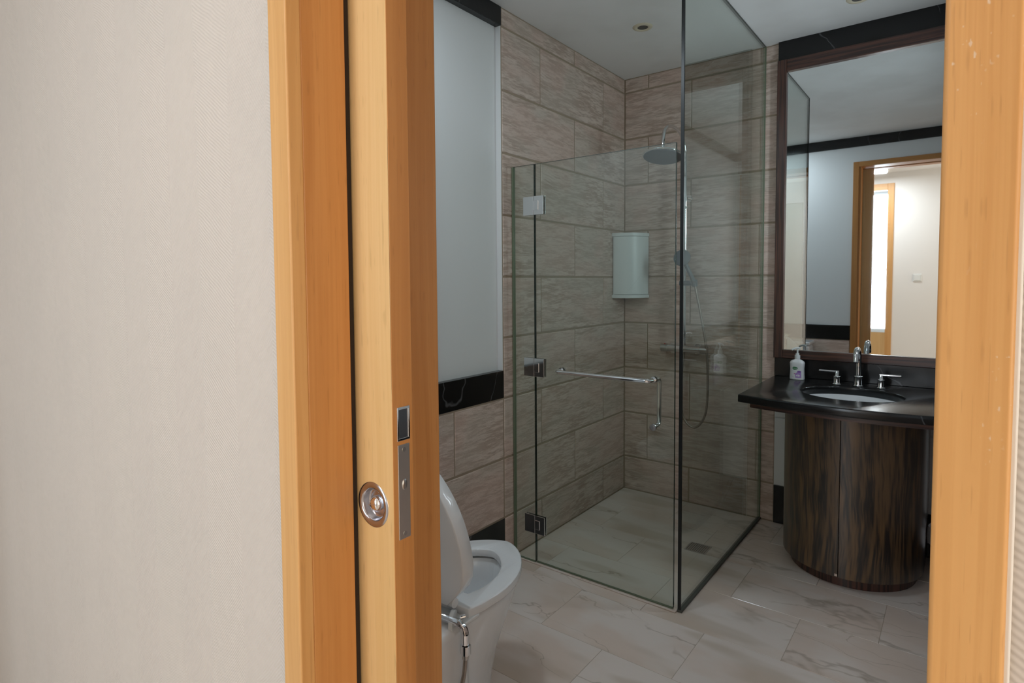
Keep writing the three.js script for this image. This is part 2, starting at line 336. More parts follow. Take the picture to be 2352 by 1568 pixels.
// wooden door frame
{
  const f = struct('trim_1', 'honey wooden door casing and jamb beside the cream wallpaper', 'door frame');
  mesh('casing', box(DL - 0.045, DL, 0, DT + 0.045, -0.489, -0.465, 0.003), woodMat, f);
  mesh('jamb_lining', box(DL - 0.02, DL, 0, DT, -0.563, -0.488, 0.002), shadedLiningMat, f);
  mesh('jamb_lining', box(DL - 0.02, DL, 0, DT, ZD, -0.622, 0.002), shadedLiningMat, f);
  mesh('casing', box(DL - 0.062, DL - 0.017, 0, DT + 0.045, ZD - 0.014, ZD, 0.003), shadedLiningMat, f);  // bathroom-side casing: its dim look is painted by the darker veneer
  mesh('slot_shade', box(DL - 0.02, DL - 0.0012, 0, DT, -0.5705, -0.5625, 0), std({ color: C(0.022, 0.013, 0.007), roughness: 1 }), f);  // near-black strip that paints in the shade of the pocket slot
  const r = struct('trim_2', 'close honey wooden door jamb with pale specks at the right', 'door frame');
  mesh('casing', box(DR, DR + 0.039, 0, DT + 0.045, -0.489, -0.465, 0.003), fleckMat, r);
  mesh('jamb_lining', box(DR, DR + 0.02, 0, DT, ZD, -0.488, 0.002), shadedLiningMat, r);
  mesh('casing', box(DR, DR + 0.045, 0, DT + 0.045, ZD - 0.014, ZD, 0.003), shadedLiningMat, r);
  const h = struct('trim_3', 'honey wooden head casing above the doorway', 'door frame');
  mesh('casing', box(DL, DR, DT, DT + 0.045, -0.489, -0.465, 0.003, 0), woodMat, h);
  mesh('head_lining', box(DL - 0.02, DR + 0.02, DT, DT + 0.02, -0.563, -0.488, 0.002, 0), shadedLiningMat, h);
  mesh('head_lining', box(DL - 0.02, DR + 0.02, DT, DT + 0.02, ZD, -0.622, 0.002, 0), shadedLiningMat, h);
  mesh('casing', box(DL - 0.017, DR, DT, DT + 0.045, ZD - 0.014, ZD, 0.003, 0), shadedLiningMat, h);
}
// sliding pocket door with flush pull and lock fittings
{
  const d = struct('door_1', 'honey veneered sliding pocket door with round steel flush pull', 'door');
  const ex = -0.661, zf = -0.572, zr = -0.611, R = 0.0345, hx = -0.7075, hy = 1.030;
  // leaf with a round pocket for the pull, left open through the face
  const face = new THREE.Shape(); face.moveTo(-1.46, 0.008); face.lineTo(ex, 0.008); face.lineTo(ex, DT - 0.006); face.lineTo(-1.46, DT - 0.006); face.closePath();
  const hole = new THREE.Path(); hole.absarc(hx, hy, R - 0.002, 0, 2 * PI, true); face.holes.push(hole);
  const leafFront = new THREE.ExtrudeGeometry(face, { depth: 0.015, bevelEnabled: false, curveSegments: 32 }).translate(0, 0, zf - 0.015);
  const leafBack = box(-1.46, ex, 0.008, DT - 0.006, zr, zf - 0.015, 0);
  mesh('leaf', metreUV(join([leafFront, leafBack]), 1), doorMat, d);
  mesh('edge_band', box(ex - 0.001, ex + 0.0008, 0.008, DT - 0.006, zr, zf, 0.0004), shadedLiningMat, d);
  // flush pull: dished rim, cup and turn knob with a slot
  const pull = mesh('flush_pull', lathe([[0.0, -0.0125], [0.020, -0.0125], [0.0235, -0.010], [0.0245, -0.001], [0.026, 0.0012], [0.031, 0.0024], [0.0345, 0.001], [0.035, -0.0005]], 48), satinRim(), d);
  pull.rotation.x = PI / 2; pull.position.set(hx, hy, zf);
  const knob = mesh('turn_knob', lathe([[0.0, 0.002], [0.006, 0.0016], [0.010, -0.001], [0.0118, -0.005], [0.012, -0.0124]], 32), chrome, pull);
  const slot = mesh('coin_slot', new THREE.BoxGeometry(0.018, 0.0012, 0.0012).translate(0, 0.0016, 0), satin, pull); slot.rotation.y = 0.2;
  // edge fittings
  const e = ex + 0.0008, zc = -0.592;
  const cup = mesh('edge_pull', join([box(e - 0.001, e + 0.0018, 1.133, 1.137, zc - 0.0125, zc + 0.0125, 0.0006), box(e - 0.001, e + 0.0018, 1.180, 1.184, zc - 0.0125, zc + 0.0125, 0.0006), box(e - 0.001, e + 0.0018, 1.136, 1.181, zc - 0.0125, zc - 0.009, 0.0006), box(e - 0.001, e + 0.0018, 1.136, 1.181, zc + 0.009, zc + 0.0125, 0.0006)]), chrome, d);
  mesh('latch_plate', box(e - 0.001, e + 0.0004, 1.137, 1.180, zc - 0.009, zc + 0.009, 0.0003), std({ color: C(0.20, 0.215, 0.24), metalness: 1, roughness: 0.3 }), cup);
  const plate = mesh('lock_plate', box(e - 0.001, e + 0.0014, 0.983, 1.127, zc - 0.0115, zc + 0.0115, 0.0008), satin, d);
  for (const y of [1.119, 0.991]) mesh('screw', new THREE.CylinderGeometry(0.0035, 0.0035, 0.001, 16).rotateZ(PI / 2).translate(e + 0.0016, y, zc), steelMat, plate);
  mesh('key_button', new THREE.SphereGeometry(0.0085, 20, 12).scale(0.28, 1, 0.62).translate(e + 0.0012, 1.066, zc), steelMat, plate);
}
function satinRim() { return std({ color: C(0.50, 0.50, 0.54), metalness: 1, roughness: 0.2 }); }

// ------------------------------------------------------------------ hall and bedroom behind the camera
const ZO = 1.40, OL = -2.05, OR = -0.72, OT = 2.43;
{
  const f = struct('floor_hall', 'warm wooden floor of the hall', 'floor');
  mesh('boards', box(-3.0, 2.4, -0.08, -0.001, ZH, 4.1, 0), hallFloorMat, f);
  const c = struct('ceiling_hall', 'white ceiling of the hall', 'ceiling');
  mesh('plaster', box(-3.1, 2.5, 2.63, 2.73, -0.60, ZO + 0.12, 0), ceilMat, c);
  mesh('plaster', box(-3.1, 2.5, 2.75, 2.85, ZO, 4.2, 0), ceilMat, c);
  const o = struct('wall_hall', 'pale wall across the hall with an open doorway, seen in the mirror', 'wall');
  mesh('plaster', box(-3.0, OL - 0.02, 0, 2.76, ZO, ZO + 0.12, 0), hallPaint, o);
  mesh('plaster', box(OR + 0.02, 2.4, 0, 2.76, ZO, ZO + 0.12, 0), hallPaint, o);
  mesh('plaster', box(OL - 0.02, OR + 0.02, OT + 0.02, 2.76, ZO, ZO + 0.12, 0), hallPaint, o);
  const e = struct('wall_hall_ends', 'end walls of the hall and bedroom', 'wall');
  mesh('plaster', box(-3.1, -3.0, 0, 2.76, -0.60, 4.2, 0), hallPaint, e);
  // right end with an opening for the added warm fill
  mesh('plaster', box(2.35, 2.45, 0, 0.45, -0.60, 4.2, 0), hallPaint, e);
  mesh('plaster', box(2.35, 2.45, 2.35, 2.76, -0.60, 4.2, 0), hallPaint, e);
  mesh('plaster', box(2.35, 2.45, 0.45, 2.35, -0.60, -0.30, 0), hallPaint, e);
  mesh('plaster', box(2.35, 2.45, 0.45, 2.35, 1.20, 4.2, 0), hallPaint, e);
  const b = struct('wall_bedroom', 'bedroom wall with a bright window', 'wall');
  mesh('plaster', box(-3.0, -1.66, 0, 2.76, 4.0, 4.1, 0), hallPaint, b);
  mesh('plaster', box(-0.84, 2.4, 0, 2.76, 4.0, 4.1, 0), hallPaint, b);
  mesh('plaster', box(-1.66, -0.84, 2.73, 2.76, 4.0, 4.1, 0), hallPaint, b);
  mesh('plaster', box(-1.66, -0.84, 0, 0.52, 4.0, 4.1, 0), woodMat, b);
  const t = struct('trim_5', 'honey wooden casing of the doorway across the hall', 'door frame');
  for (const [a, c2] of [[OL - 0.065, OL], [OR, OR + 0.065]]) mesh('casing', box(a, c2, 0, OT + 0.075, ZO - 0.016, ZO, 0.003), woodMat, t);
  mesh('casing', box(OL, OR, OT, OT + 0.075, ZO - 0.016, ZO, 0.003, 0), woodMat, t);
  for (const [a, c2] of [[OL - 0.02, OL], [OR, OR + 0.02]]) mesh('jamb_lining', box(a, c2, 0, OT, ZO, ZO + 0.12, 0.002), shadedLiningMat, t);
  mesh('head_lining', box(OL - 0.02, OR + 0.02, OT, OT + 0.02, ZO, ZO + 0.12, 0.002, 0), shadedLiningMat, t);
  const frameMat = std({ color: C(0.75, 0.75, 0.75), roughness: 0.4 });
  const skyGlow = std({ color: C(0, 0, 0), emissive: DAY, emissiveIntensity: 2.5 });
  const w1 = struct('window_1', 'bright bedroom window seen in the mirror through both doorways', 'window');
  mesh('window_frame', join([box(-1.66, -1.62, 0.52, 2.73, 4.0, 4.06, 0.003), box(-0.88, -0.84, 0.52, 2.73, 4.0, 4.06, 0.003), box(-1.66, -0.84, 2.69, 2.73, 4.0, 4.06, 0.003), box(-1.66, -0.84, 0.52, 0.58, 4.0, 4.06, 0.003)]), frameMat, w1);
  mesh('pane', box(-1.62, -0.88, 0.58, 2.69, 4.02, 4.03, 0), skyGlow, w1);
  const w2 = struct('window_2', 'added unseen warm fill opening at the right end of the hall', 'window');
  const fillGlow = std({ color: C(0, 0, 0), emissive: WARM, emissiveIntensity: 1.5 });  // glowing sheet added as a warm side light for the hall
  mesh('fill_sheet', box(2.40, 2.41, 0.45, 2.35, -0.30, 1.20, 0), fillGlow, w2);
}
{ // ceiling lamp of the hall, seen at the top of the mirror
  const l = thing('ceiling_lamp', 'bright square ceiling lamp of the hall seen in the mirror', 'lamp', [-0.86, 2.63, 0.86]);
  mesh('housing', box(-0.18, 0.18, -0.035, 0, -0.18, 0.18, 0.006), plasticW, l);
  mesh('lamp_diffuser', box(-0.165, 0.165, -0.05, -0.033, -0.165, 0.165, 0.006), std({ color: C(0.8, 0.8, 0.8), emissive: C(0.97, 0.98, 1), emissiveIntensity: 3 }), l);
  const a = new THREE.RectAreaLight(C(0.93, 0.97, 1), 46, 0.32, 0.32); a.position.set(-0.86, 2.575, 0.86); a.lookAt(-0.86, 0, 0.86); scene.add(a);
  const s = thing('light_switch', 'white light switch on the pale hall wall, seen in the mirror', 'switch', [-0.41, 1.38, ZO]);
  mesh('plate', box(-0.043, 0.043, -0.043, 0.043, -0.009, 0, 0.003), plasticW, s);
  mesh('rocker', box(-0.03, 0.03, -0.032, 0.032, -0.013, -0.008, 0.002), plasticW, s);
}

// ------------------------------------------------------------------ shower enclosure
const GX = -0.893, GZ = -2.29, GT = 0.010;
function pane(name, geo, parent) { return mesh(name, geo, glassMat, parent); }
{
  const s = thing('glass_side_panel', 'tall fixed glass shower panel reaching the ceiling beside the washstand', 'glass panel', [GX, 0, GZ]);
  const L = ZB - GZ;
  pane('pane', box(-GT / 2, GT / 2, 0.004, TOP - 0.003, L + 0.003, -0.001, 0), s);
  mesh('glass_edge', box(-0.007, 0.007, 0.004, TOP - 0.003, -0.004, 0.0015, 0.0008), std({ color: C(0.006, 0.008, 0.008), roughness: 0.3 }), s);
  mesh('wall_seal', box(-0.008, 0.008, 0, TOP, L + 0.0005, L + 0.006, 0.001), sealMat, s);
  mesh('floor_channel', box(-0.009, 0.012, 0, 0.012, L + 0.001, 0.002, 0.002, 2), rubberMat, s);
  mesh('top_seal', box(-0.007, 0.007, TOP - 0.006, TOP - 0.0005, L + 0.006, 0, 0.001, 2), rubberMat, s);
  const n = thing('glass_hinge_panel', 'narrow fixed glass strip between left wall and shower door', 'glass panel', [XL, 0, GZ]);
  pane('pane', box(0.003, 0.130, 0.004, 1.92, -GT / 2, GT / 2, 0), n);
  mesh('glass_edge', box(0.130, 0.1315, 0.004, 1.92, -GT / 2, GT / 2, 0), edgeMat, n);
  mesh('top_edge', box(0.003, 0.130, 1.92, 1.9212, -GT / 2, GT / 2, 0), edgeMat, n);
  mesh('wall_seal', box(0.0005, 0.010, 0, 1.92, -0.008, 0.008, 0.001), sealMat, n);
  mesh('floor_seal', box(0.003, 0.131, 0, 0.006, -0.008, 0.008, 0.001), sealMat, n);
}
{
  const x0 = -1.609, x1 = -0.918;
  const d = thing('shower_door', 'hinged frameless glass shower door with chrome towel bar handle', 'shower door', [x0, 0, GZ]);
  const w = x1 - x0;
  pane('pane', box(0, w, 0.012, 1.92, -GT / 2, GT / 2, 0), d);
  mesh('glass_edge', box(-0.0012, 0, 0.012, 1.92, -GT / 2, GT / 2, 0), edgeMat, d);
  mesh('glass_edge', box(w, w + 0.0012, 0.012, 1.92, -GT / 2, GT / 2, 0), edgeMat, d);
  mesh('top_edge', box(0, w, 1.92, 1.9208, -GT / 2, GT / 2, 0), edgeMat, d);
  mesh('bottom_seal', box(0, w, 0.006, 0.012, -0.004, 0.004, 0.001, 0), sealMat, d);
  const narrow = scene.getObjectByName('glass_hinge_panel'), off = x0 - XL;
  for (const y of [1.726, 0.958, 0.193]) {
    const two = (u0, u1, v0, v1, a, b2) => join([box(u0, u1, v0, v1, a, b2, 0.0012), box(u0, u1, v0, v1, -b2, -a, 0.0012)]);
    mesh('hinge_plate', two(off - 0.064, off - 0.0045, y - 0.044, y + 0.044, GT / 2, GT / 2 + 0.006), chrome, narrow);
    const h = mesh('hinge_plate', two(-0.0035, 0.052, y - 0.044, y + 0.044, GT / 2, GT / 2 + 0.006), chrome, d);
    mesh('hinge_knuckle', two(-0.003, 0.024, y - 0.022, y + 0.022, GT / 2 + 0.005, GT / 2 + 0.0085), chrome, h);
  }
  // towel bar outside, pull handle inside
  const X = v => v - x0, yb = 0.956, r = 0.0095;
  mesh('towel_bar', pipe([[X(-1.462), yb, GT / 2], [X(-1.462), yb, 0.052], [X(-1.008), yb, 0.052], [X(-1.008), yb, GT / 2]], r, 0.022, 14), chrome, d);
  mesh('pull_handle', pipe([[X(-1.008), yb, -GT / 2], [X(-1.008), yb, -0.052], [X(-1.008), 0.757, -0.052], [X(-1.008), 0.757, -GT / 2]], r, 0.022, 14), chrome, d);
  for (const [x, y] of [[-1.462, yb], [-1.008, yb]]) for (const s of [1, -1]) mesh('collar', new THREE.CylinderGeometry(0.013, 0.013, 0.006, 24).rotateX(PI / 2).translate(X(x), y, s * (GT / 2 + 0.003)), chrome, d);
  const cap = mesh('end_cap', new THREE.CylinderGeometry(0.014, 0.015, 0.009, 24).rotateX(PI / 2).translate(X(-1.008), 0.757, GT / 2 + 0.0045), chrome, d);
  mesh('cap_centre', new THREE.CylinderGeometry(0.007, 0.007, 0.002, 20).rotateX(PI / 2).translate(X(-1.008), 0.757, GT / 2 + 0.0095), steelMat, cap);
}
{ // marble strip under the door
  const s = struct('trim_6', 'low beige marble strip under the glass shower door', 'threshold');
  mesh('strip', box(XL + 0.004, GX - 0.01, 0.0, 0.005, GZ - 0.014, GZ + 0.016, 0.0015, 0), saddleMat, s);
}
{ // floor drain
  const d = thing('floor_drain', 'square steel floor drain inside the glass shower', 'drain', [-1.038, 0, -2.91]);
  mesh('frame', join([box(-0.054, 0.054, 0, 0.002, 0.046, 0.054, 0.0005), box(-0.054, 0.054, 0, 0.002, -0.054, -0.046, 0.0005), box(-0.054, -0.046, 0, 0.002, -0.046, 0.046, 0.0005), box(0.046, 0.054, 0, 0.002, -0.046, 0.046, 0.0005)]), steelMat, d);
  mesh('sump', box(-0.046, 0.046, 0, 0.0005, -0.046, 0.046, 0), darkMat, d);
  for (let k = -4; k <= 4; k++) mesh('slat', box(k * 0.0098 - 0.003, k * 0.0098 + 0.003, 0.0004, 0.0018, -0.046, 0.046, 0.0004), steelMat, d);
}
{ // corner cabinet with bowed front
  const c = thing('corner_cabinet', 'white bow-fronted corner cabinet hung in the shower corner', 'cabinet', [XL, 1.26, ZB]);
  const R = 0.172, h = 0.406;
  const sector = (r, y0, y1, a0 = 0, a1 = PI / 2) => { const s = new THREE.Shape(); s.moveTo(0.0015, 0.0015); s.lineTo(r, 0.0015); for (let k = 0; k <= 24; k++) { const a = k / 24 * PI / 2; s.lineTo(0.0015 + (r - 0.0015) * Math.cos(a), 0.0015 + (r - 0.0015) * Math.sin(a)); } s.closePath(); return new THREE.ExtrudeGeometry(s, { depth: y1 - y0, bevelEnabled: true, bevelSize: 0.001, bevelThickness: 0.001, bevelSegments: 1 }).rotateX(-PI / 2).scale(1, 1, -1).translate(0, y0, 0); };
  const fix = g => { const q = g.index ? g.toNonIndexed() : g, p = q.attributes.position.array; for (let i = 0; i < p.length; i += 9) for (let k = 0; k < 3; k++) { const t = p[i + 3 + k]; p[i + 3 + k] = p[i + 6 + k]; p[i + 6 + k] = t; } q.deleteAttribute('normal'); q.deleteAttribute('uv'); return toCreasedNormals(q, 0.6); };
  mesh('body', fix(sector(R - 0.012, 0.004, h - 0.004)), plasticW, c);
  mesh('top_board', fix(sector(R - 0.001, h - 0.019, h)), plasticW, c);
  mesh('bottom_board', fix(sector(R - 0.001, 0.001, 0.020)), plasticW, c);
  const arc = (r0, r1, a0, a1, y0, y1) => { const L = []; for (const [r, y] of [[r0, y0], [r0, y1], [r1, y1], [r1, y0]]) { const q = []; for (let k = 0; k <= 20; k++) { const a = lerp(a0, a1, k / 20); q.push([r * Math.cos(a), y, r * Math.sin(a)]); } L.push(q); } const pos = [], idx = [], n = 21; L.forEach(q => q.forEach(p => pos.push(...p))); for (let i = 0; i < 4; i++) for (let k = 0; k < 20; k++) { const a = i * n + k, b = ((i + 1) % 4) * n + k; idx.push(a, a + 1, b, a + 1, b + 1, b); } idx.push(0, n, 2 * n, 0, 2 * n, 3 * n, 20, 2 * n + 20, n + 20, 20, 3 * n + 20, 2 * n + 20); const g = new THREE.BufferGeometry(); g.setAttribute('position', new THREE.Float32BufferAttribute(pos, 3)); g.setIndex(idx); return toCreasedNormals(g, 0.5); };
  const door = mesh('door', arc(R - 0.013, R - 0.001, 0.05, PI / 2 - 0.07, 0.0235, h - 0.0225), plasticW, c);
  mesh('scratch', sweep([0, 1, 2, 3, 4, 5, 6].map(k => { const a = lerp(0.42, 0.98, k / 6); return V((R - 0.0015) * Math.cos(a), lerp(0.155, 0.045, k / 6), (R - 0.0015) * Math.sin(a)); }), 0.0007, 6), std({ color: C(0.5, 0.53, 0.53), roughness: 0.6 }), door);
}
{ // rain shower set on the back wall
  const s = thing('shower_set', 'chrome rain shower column with hand shower and hose on the tiled wall', 'shower', [-1.315, 0, ZB]);
  const zp = 0.07, ym = 0.957;
  const mixer = mesh('mixer_bar', new THREE.CylinderGeometry(0.022, 0.022, 0.20, 28).rotateZ(PI / 2).translate(0, ym, zp), chrome, s);
  for (const sx of [-1, 1]) { mesh('mixer_knob', new THREE.CylinderGeometry(0.0235, 0.0235, 0.042, 28).rotateZ(PI / 2).translate(sx * 0.121, ym, zp), satin, mixer); mesh('wall_union', new THREE.CylinderGeometry(0.03, 0.03, 0.05, 24).rotateX(PI / 2).translate(sx * 0.075, ym, 0.025), chrome, mixer); }
  mesh('stop_button', new THREE.SphereGeometry(0.004, 10, 8).translate(-0.121, ym + 0.0235, zp), std({ color: C(0.5, 0.03, 0.03), roughness: 0.4 }), mixer);
  mesh('riser_pipe', sweep([[ym + 0.02, zp], [1.5, zp], [2.08, zp]].map(([y, z]) => V(0, y, z)), 0.0095, 14), chrome, s);
  mesh('shower_arm', tube([[0, 2.07, zp], [0, 2.13, zp + 0.004], [0, 2.185, zp + 0.03], [0, 2.222, zp + 0.085], [0, 2.236, zp + 0.17], [0, 2.226, zp + 0.25], [0, 2.19, zp + 0.305], [0, 2.14, zp + 0.326], [0, 2.072, zp + 0.328]], 0.0105, 60, 14), chrome, s);
  const hd = mesh('rain_head', lathe([[0, -0.012], [0.104, -0.012], [0.111, -0.008], [0.112, -0.003], [0.108, 0.0005], [0.04, 0.004], [0.022, 0.012], [0.016, 0.026], [0, 0.027]], 56).rotateX(-0.21).translate(0, 2.055, zp + 0.330), chrome, s);
  mesh('nozzle_plate', new THREE.CylinderGeometry(0.103, 0.103, 0.003, 48).translate(0, -0.0128, 0).rotateX(-0.21).translate(0, 2.055, zp + 0.330), greyPlastic, hd);
  mesh('joint_ring', cyl(0.0125, 0.016, 0, 1.792, zp, 20), std({ color: C(0.85, 0.86, 0.85), roughness: 0.3 }), s);
  const br = mesh('wall_bracket', new THREE.CylinderGeometry(0.008, 0.008, zp, 16).rotateX(PI / 2).translate(0, 1.86, zp / 2), chrome, s);
  mesh('wall_rose', new THREE.CylinderGeometry(0.022, 0.022, 0.008, 24).rotateX(PI / 2).translate(0, 1.86, 0.004), chrome, br);
  // slider, hand shower and hose
  mesh('slider', join([new THREE.CylinderGeometry(0.0155, 0.0155, 0.10, 20).rotateZ(PI / 2).translate(0.024, 1.352, zp + 0.004), new THREE.CylinderGeometry(0.019, 0.016, 0.035, 20).rotateX(0.3).translate(0.068, 1.352, zp + 0.018)]), greySatin, s);
  const hs = mesh('hand_shower', sweep([V(0.072, 1.335, zp + 0.022), V(0.064, 1.37, zp + 0.028), V(0.045, 1.42, zp + 0.045), V(0.024, 1.475, zp + 0.06)], 0.0125, 14), greySatin, s);
  const disc = mesh('hand_head', lathe([[0, -0.009], [0.046, -0.007], [0.050, 0.002], [0.047, 0.009], [0, 0.011]], 36), greySatin, hs); disc.position.set(0.010, 1.500, zp + 0.066); disc.rotation.set(PI / 2 - 0.25, 0, -0.1);
  mesh('hose', tube([[0.073, 1.335, zp + 0.02], [0.088, 1.26, zp + 0.02], [0.110, 1.15, zp + 0.018], [0.136, 1.0, zp + 0.016], [0.148, 0.85, zp + 0.012], [0.146, 0.65, zp + 0.01], [0.125, 0.55, zp + 0.01], [0.075, 0.492, zp + 0.012], [0.02, 0.52, zp + 0.014], [-0.008, 0.60, zp + 0.012], [-0.014, 0.75, zp + 0.006], [0.0, 0.935, zp]], 0.0065, 90, 10), braidMat, s);
}
{ // recessed ceiling downlights, switched off
  const mk = (x, z, label) => { const d = thing('downlight', label, 'downlight', [x, TOP, z], 'recessed ceiling downlights');
    mesh('trim_ring', lathe([[0.026, 0], [0.026, -0.004], [0.034, -0.007], [0.046, -0.005], [0.050, 0]], 40), std({ color: C(0.70, 0.63, 0.48), roughness: 0.5 }), d);
    mesh('reflector', lathe([[0.0, -0.0012], [0.022, -0.0012], [0.0262, -0.0035]], 32), std({ color: C(0.10, 0.095, 0.085), roughness: 0.5 }), d); return d; };
  mk(-1.316, -2.829, 'round ceiling downlight above the glass shower');
  mk(-0.406, -3.161, 'round ceiling downlight above the washstand mirror');
}

// ------------------------------------------------------------------ washstand
const CX = -0.392, CY = 0.837;
{
  const m = thing('wall_mirror', 'tall wall mirror in a dark reddish wooden frame', 'mirror', [-0.82, 0.938, ZB]);
  const w = 0.877, h = 1.614, fw = 0.047;
  mesh('frame_side', box(0, fw, 0, h, 0.0005, 0.032, 0.003), roseMat, m);
  mesh('frame_side', box(w - fw, w, 0, h, 0.0005, 0.032, 0.003), roseMat, m);
  mesh('frame_rail', box(fw, w - fw, 0, fw, 0.0005, 0.032, 0.003, 0), roseMat, m);
  mesh('frame_rail', box(fw, w - fw, h - fw - 0.016, h, 0.0005, 0.032, 0.003, 0), roseMat, m);
  mesh('mirror_glass', box(fw - 0.004, w - fw + 0.004, fw - 0.004, h - fw - 0.012, 0.001, 0.013, 0), mirrorMat, m);
}
const frontZ = x => -2.735 - 0.062 * Math.pow((x - CX) / 0.43, 2);
{
  const c = thing('countertop', 'black marble bow-fronted counter with an oval basin cut-out', 'countertop', [0, 0, 0]);
  const outline = (inset, x0, x1) => { const s = new THREE.Shape(); s.moveTo(x0, 3.487); for (let k = 0; k <= 30; k++) { const x = lerp(x0, x1, k / 30); s.lineTo(x, -(frontZ(x) - inset)); } s.lineTo(x1, 3.487); s.closePath(); return s; };
  const s = outline(0, -0.815, XR - 0.002); const hole = new THREE.Path(); hole.absellipse(-0.395, 3.11, 0.21, 0.18, 0, 2 * PI, true); s.holes.push(hole);
  const g = new THREE.ExtrudeGeometry(s, { depth: 0.028, bevelEnabled: true, bevelSize: 0.004, bevelThickness: 0.004, bevelOffset: -0.004, bevelSegments: 3, curveSegments: 64 }).rotateX(-PI / 2).translate(0, CY - 0.032, 0);
  mesh('slab', metreUV(toCreasedNormals(g, 0.6), 0), blackMat, c);
  const a = outline(0.03, -0.765, XR - 0.03), hole2 = new THREE.Path(); hole2.absellipse(-0.395, 3.11, 0.235, 0.205, 0, 2 * PI, true); a.holes.push(hole2);
  mesh('wooden_apron', metreUV(new THREE.ExtrudeGeometry(a, { depth: 0.0215, bevelEnabled: false }).rotateX(-PI / 2).translate(0, CY - 0.0585, 0), 0), roseMat, c);
  mesh('backsplash', box(-0.815, XR - 0.002, CY + 0.0005, 0.9375, ZB + 0.001, ZB + 0.02, 0.002, 0), blackMat, c);
}
{ // oval basin under the counter
  const b = thing('basin', 'white oval ceramic basin set under the black counter', 'basin', [-0.395, CY - 0.0375, -3.11]);
  const N = 48, ring = (a, c, y) => Array.from({ length: N }, (_, k) => [a * Math.cos(-k / N * 2 * PI), y, c * Math.sin(-k / N * 2 * PI)]);
  const L = []; for (const [t, y] of [[1.06, 0.0], [1.0, 0.0], [0.985, -0.02], [0.95, -0.06], [0.86, -0.10], [0.66, -0.13], [0.35, -0.142], [0.1, -0.145]]) L.push(ring(0.212 * t, 0.182 * t, y));
  L.reverse();
  mesh('bowl', rings(L, false, true, 1.2), ceramic, b);
  const o = mesh('overflow_ring', new THREE.TorusGeometry(0.0085, 0.0028, 10, 24), chrome, b); o.position.set(0.006, -0.034, -0.172); o.rotation.x = 0.25;
  const oh = mesh('overflow_hole', new THREE.CylinderGeometry(0.0075, 0.0075, 0.002, 20).rotateX(PI / 2), darkMat, o);
  mesh('waste', cyl(0.022, 0.003, 0, -0.144, 0, 24), chrome, b);
}
{ // cabinet: half-round front, two bowed doors
  const c = thing('vanity_cabinet', 'half-round washstand cabinet in dark streaked wood on a recessed plinth', 'cabinet', [CX, 0, ZB]);
  const zc = 0.331, top = CY - 0.060;
  const U = (r, z0, n = 40) => { const q = []; for (let k = 0; k <= n; k++) { const a = PI - k / n * PI; q.push([r * Math.cos(a), z0 + r * Math.sin(a)]); } q.push([r, 0.014]); q.unshift([-r, 0.014]); return q; };
  const prism = (q, y0, y1, crease = 0.5) => { const s = new THREE.Shape(q.map(p => new THREE.Vector2(p[0], -p[1]))); return metreUV(toCreasedNormals(new THREE.ExtrudeGeometry(s, { depth: y1 - y0, bevelEnabled: false }).rotateX(-PI / 2).translate(0, y0, 0), crease), 1); };
  mesh('plinth', prism(U(0.262, 0.303), 0, 0.058), roseMat, c);
  mesh('carcass', prism(U(0.272, zc), 0.058, 0.60), ebonyMat, c);
  mesh('stile', box(-0.03, 0.012, 0.60, top, zc + 0.245, zc + 0.272, 0.001), ebonyMat, c);
  const shell = (a0, a1, side) => {                             // bowed door: outer skin by arc length so the grain keeps its width
    const R = 0.29, r = 0.2735, n = 30, path = [];
    for (let k = 0; k <= n; k++) { const a = lerp(a0, a1, k / n); path.push([Math.cos(a), Math.sin(a)]); }
    const pts = path.map(([x, y]) => [R * x, zc + R * y]), inn = path.map(([x, y]) => [r * x, zc + r * y]);
    if (side < 0) { pts.push([-R, 0.016]); inn.push([-r, 0.016]); } else { pts.unshift([R, 0.016]); inn.unshift([r, 0.016]); }
    const y0 = 0.060, y1 = top - 0.004, pos = [], uv = []; let s = 0;
    const quad = (A, B, Cc, D, ua, ub) => { for (const [p, u] of [[A, ua], [B, ub], [Cc, ub], [A, ua], [Cc, ub], [D, ua]]) { pos.push(...p); uv.push(u + side * 0.9 + 2, p[1]); } };
    for (let k = 0; k + 1 < pts.length; k++) {
      const [p, q, i, j] = [pts[k], pts[k + 1], inn[k], inn[k + 1]], d = Math.hypot(q[0] - p[0], q[1] - p[1]);
      quad([q[0], y0, q[1]], [p[0], y0, p[1]], [p[0], y1, p[1]], [q[0], y1, q[1]], s + d, s);
      quad([q[0], y1, q[1]], [p[0], y1, p[1]], [i[0], y1, i[1]], [j[0], y1, j[1]], s + d, s);
      quad([j[0], y0, j[1]], [i[0], y0, i[1]], [p[0], y0, p[1]], [q[0], y0, q[1]], s + d, s);
      s += d;
    }
    for (const [k, f] of [[0, 1], [pts.length - 1, 0]]) { const p = pts[k], i = inn[k]; f ? quad([p[0], y0, p[1]], [i[0], y0, i[1]], [i[0], y1, i[1]], [p[0], y1, p[1]], 0, 0.02) : quad([i[0], y0, i[1]], [p[0], y0, p[1]], [p[0], y1, p[1]], [i[0], y1, i[1]], 0, 0.02); }
    const g = new THREE.BufferGeometry(); g.setAttribute('position', new THREE.Float32BufferAttribute(pos, 3)); g.setAttribute('uv', new THREE.Float32BufferAttribute(uv, 2));
    return toCreasedNormals(g, 0.5);
  };
  const seam = PI / 2 + 0.03;
  const dl = mesh('door', shell(seam + 0.0075, PI, -1), ebonyMat, c);
  mesh('door', shell(0, seam - 0.0075, 1), ebonyMat, c);
  mesh('sticker', box(-0.022, -0.011, 0.064, 0.074, 0.6185, 0.6215, 0.0005), std({ color: C(0.72, 0.58, 0.50), roughness: 0.6 }), dl);
}
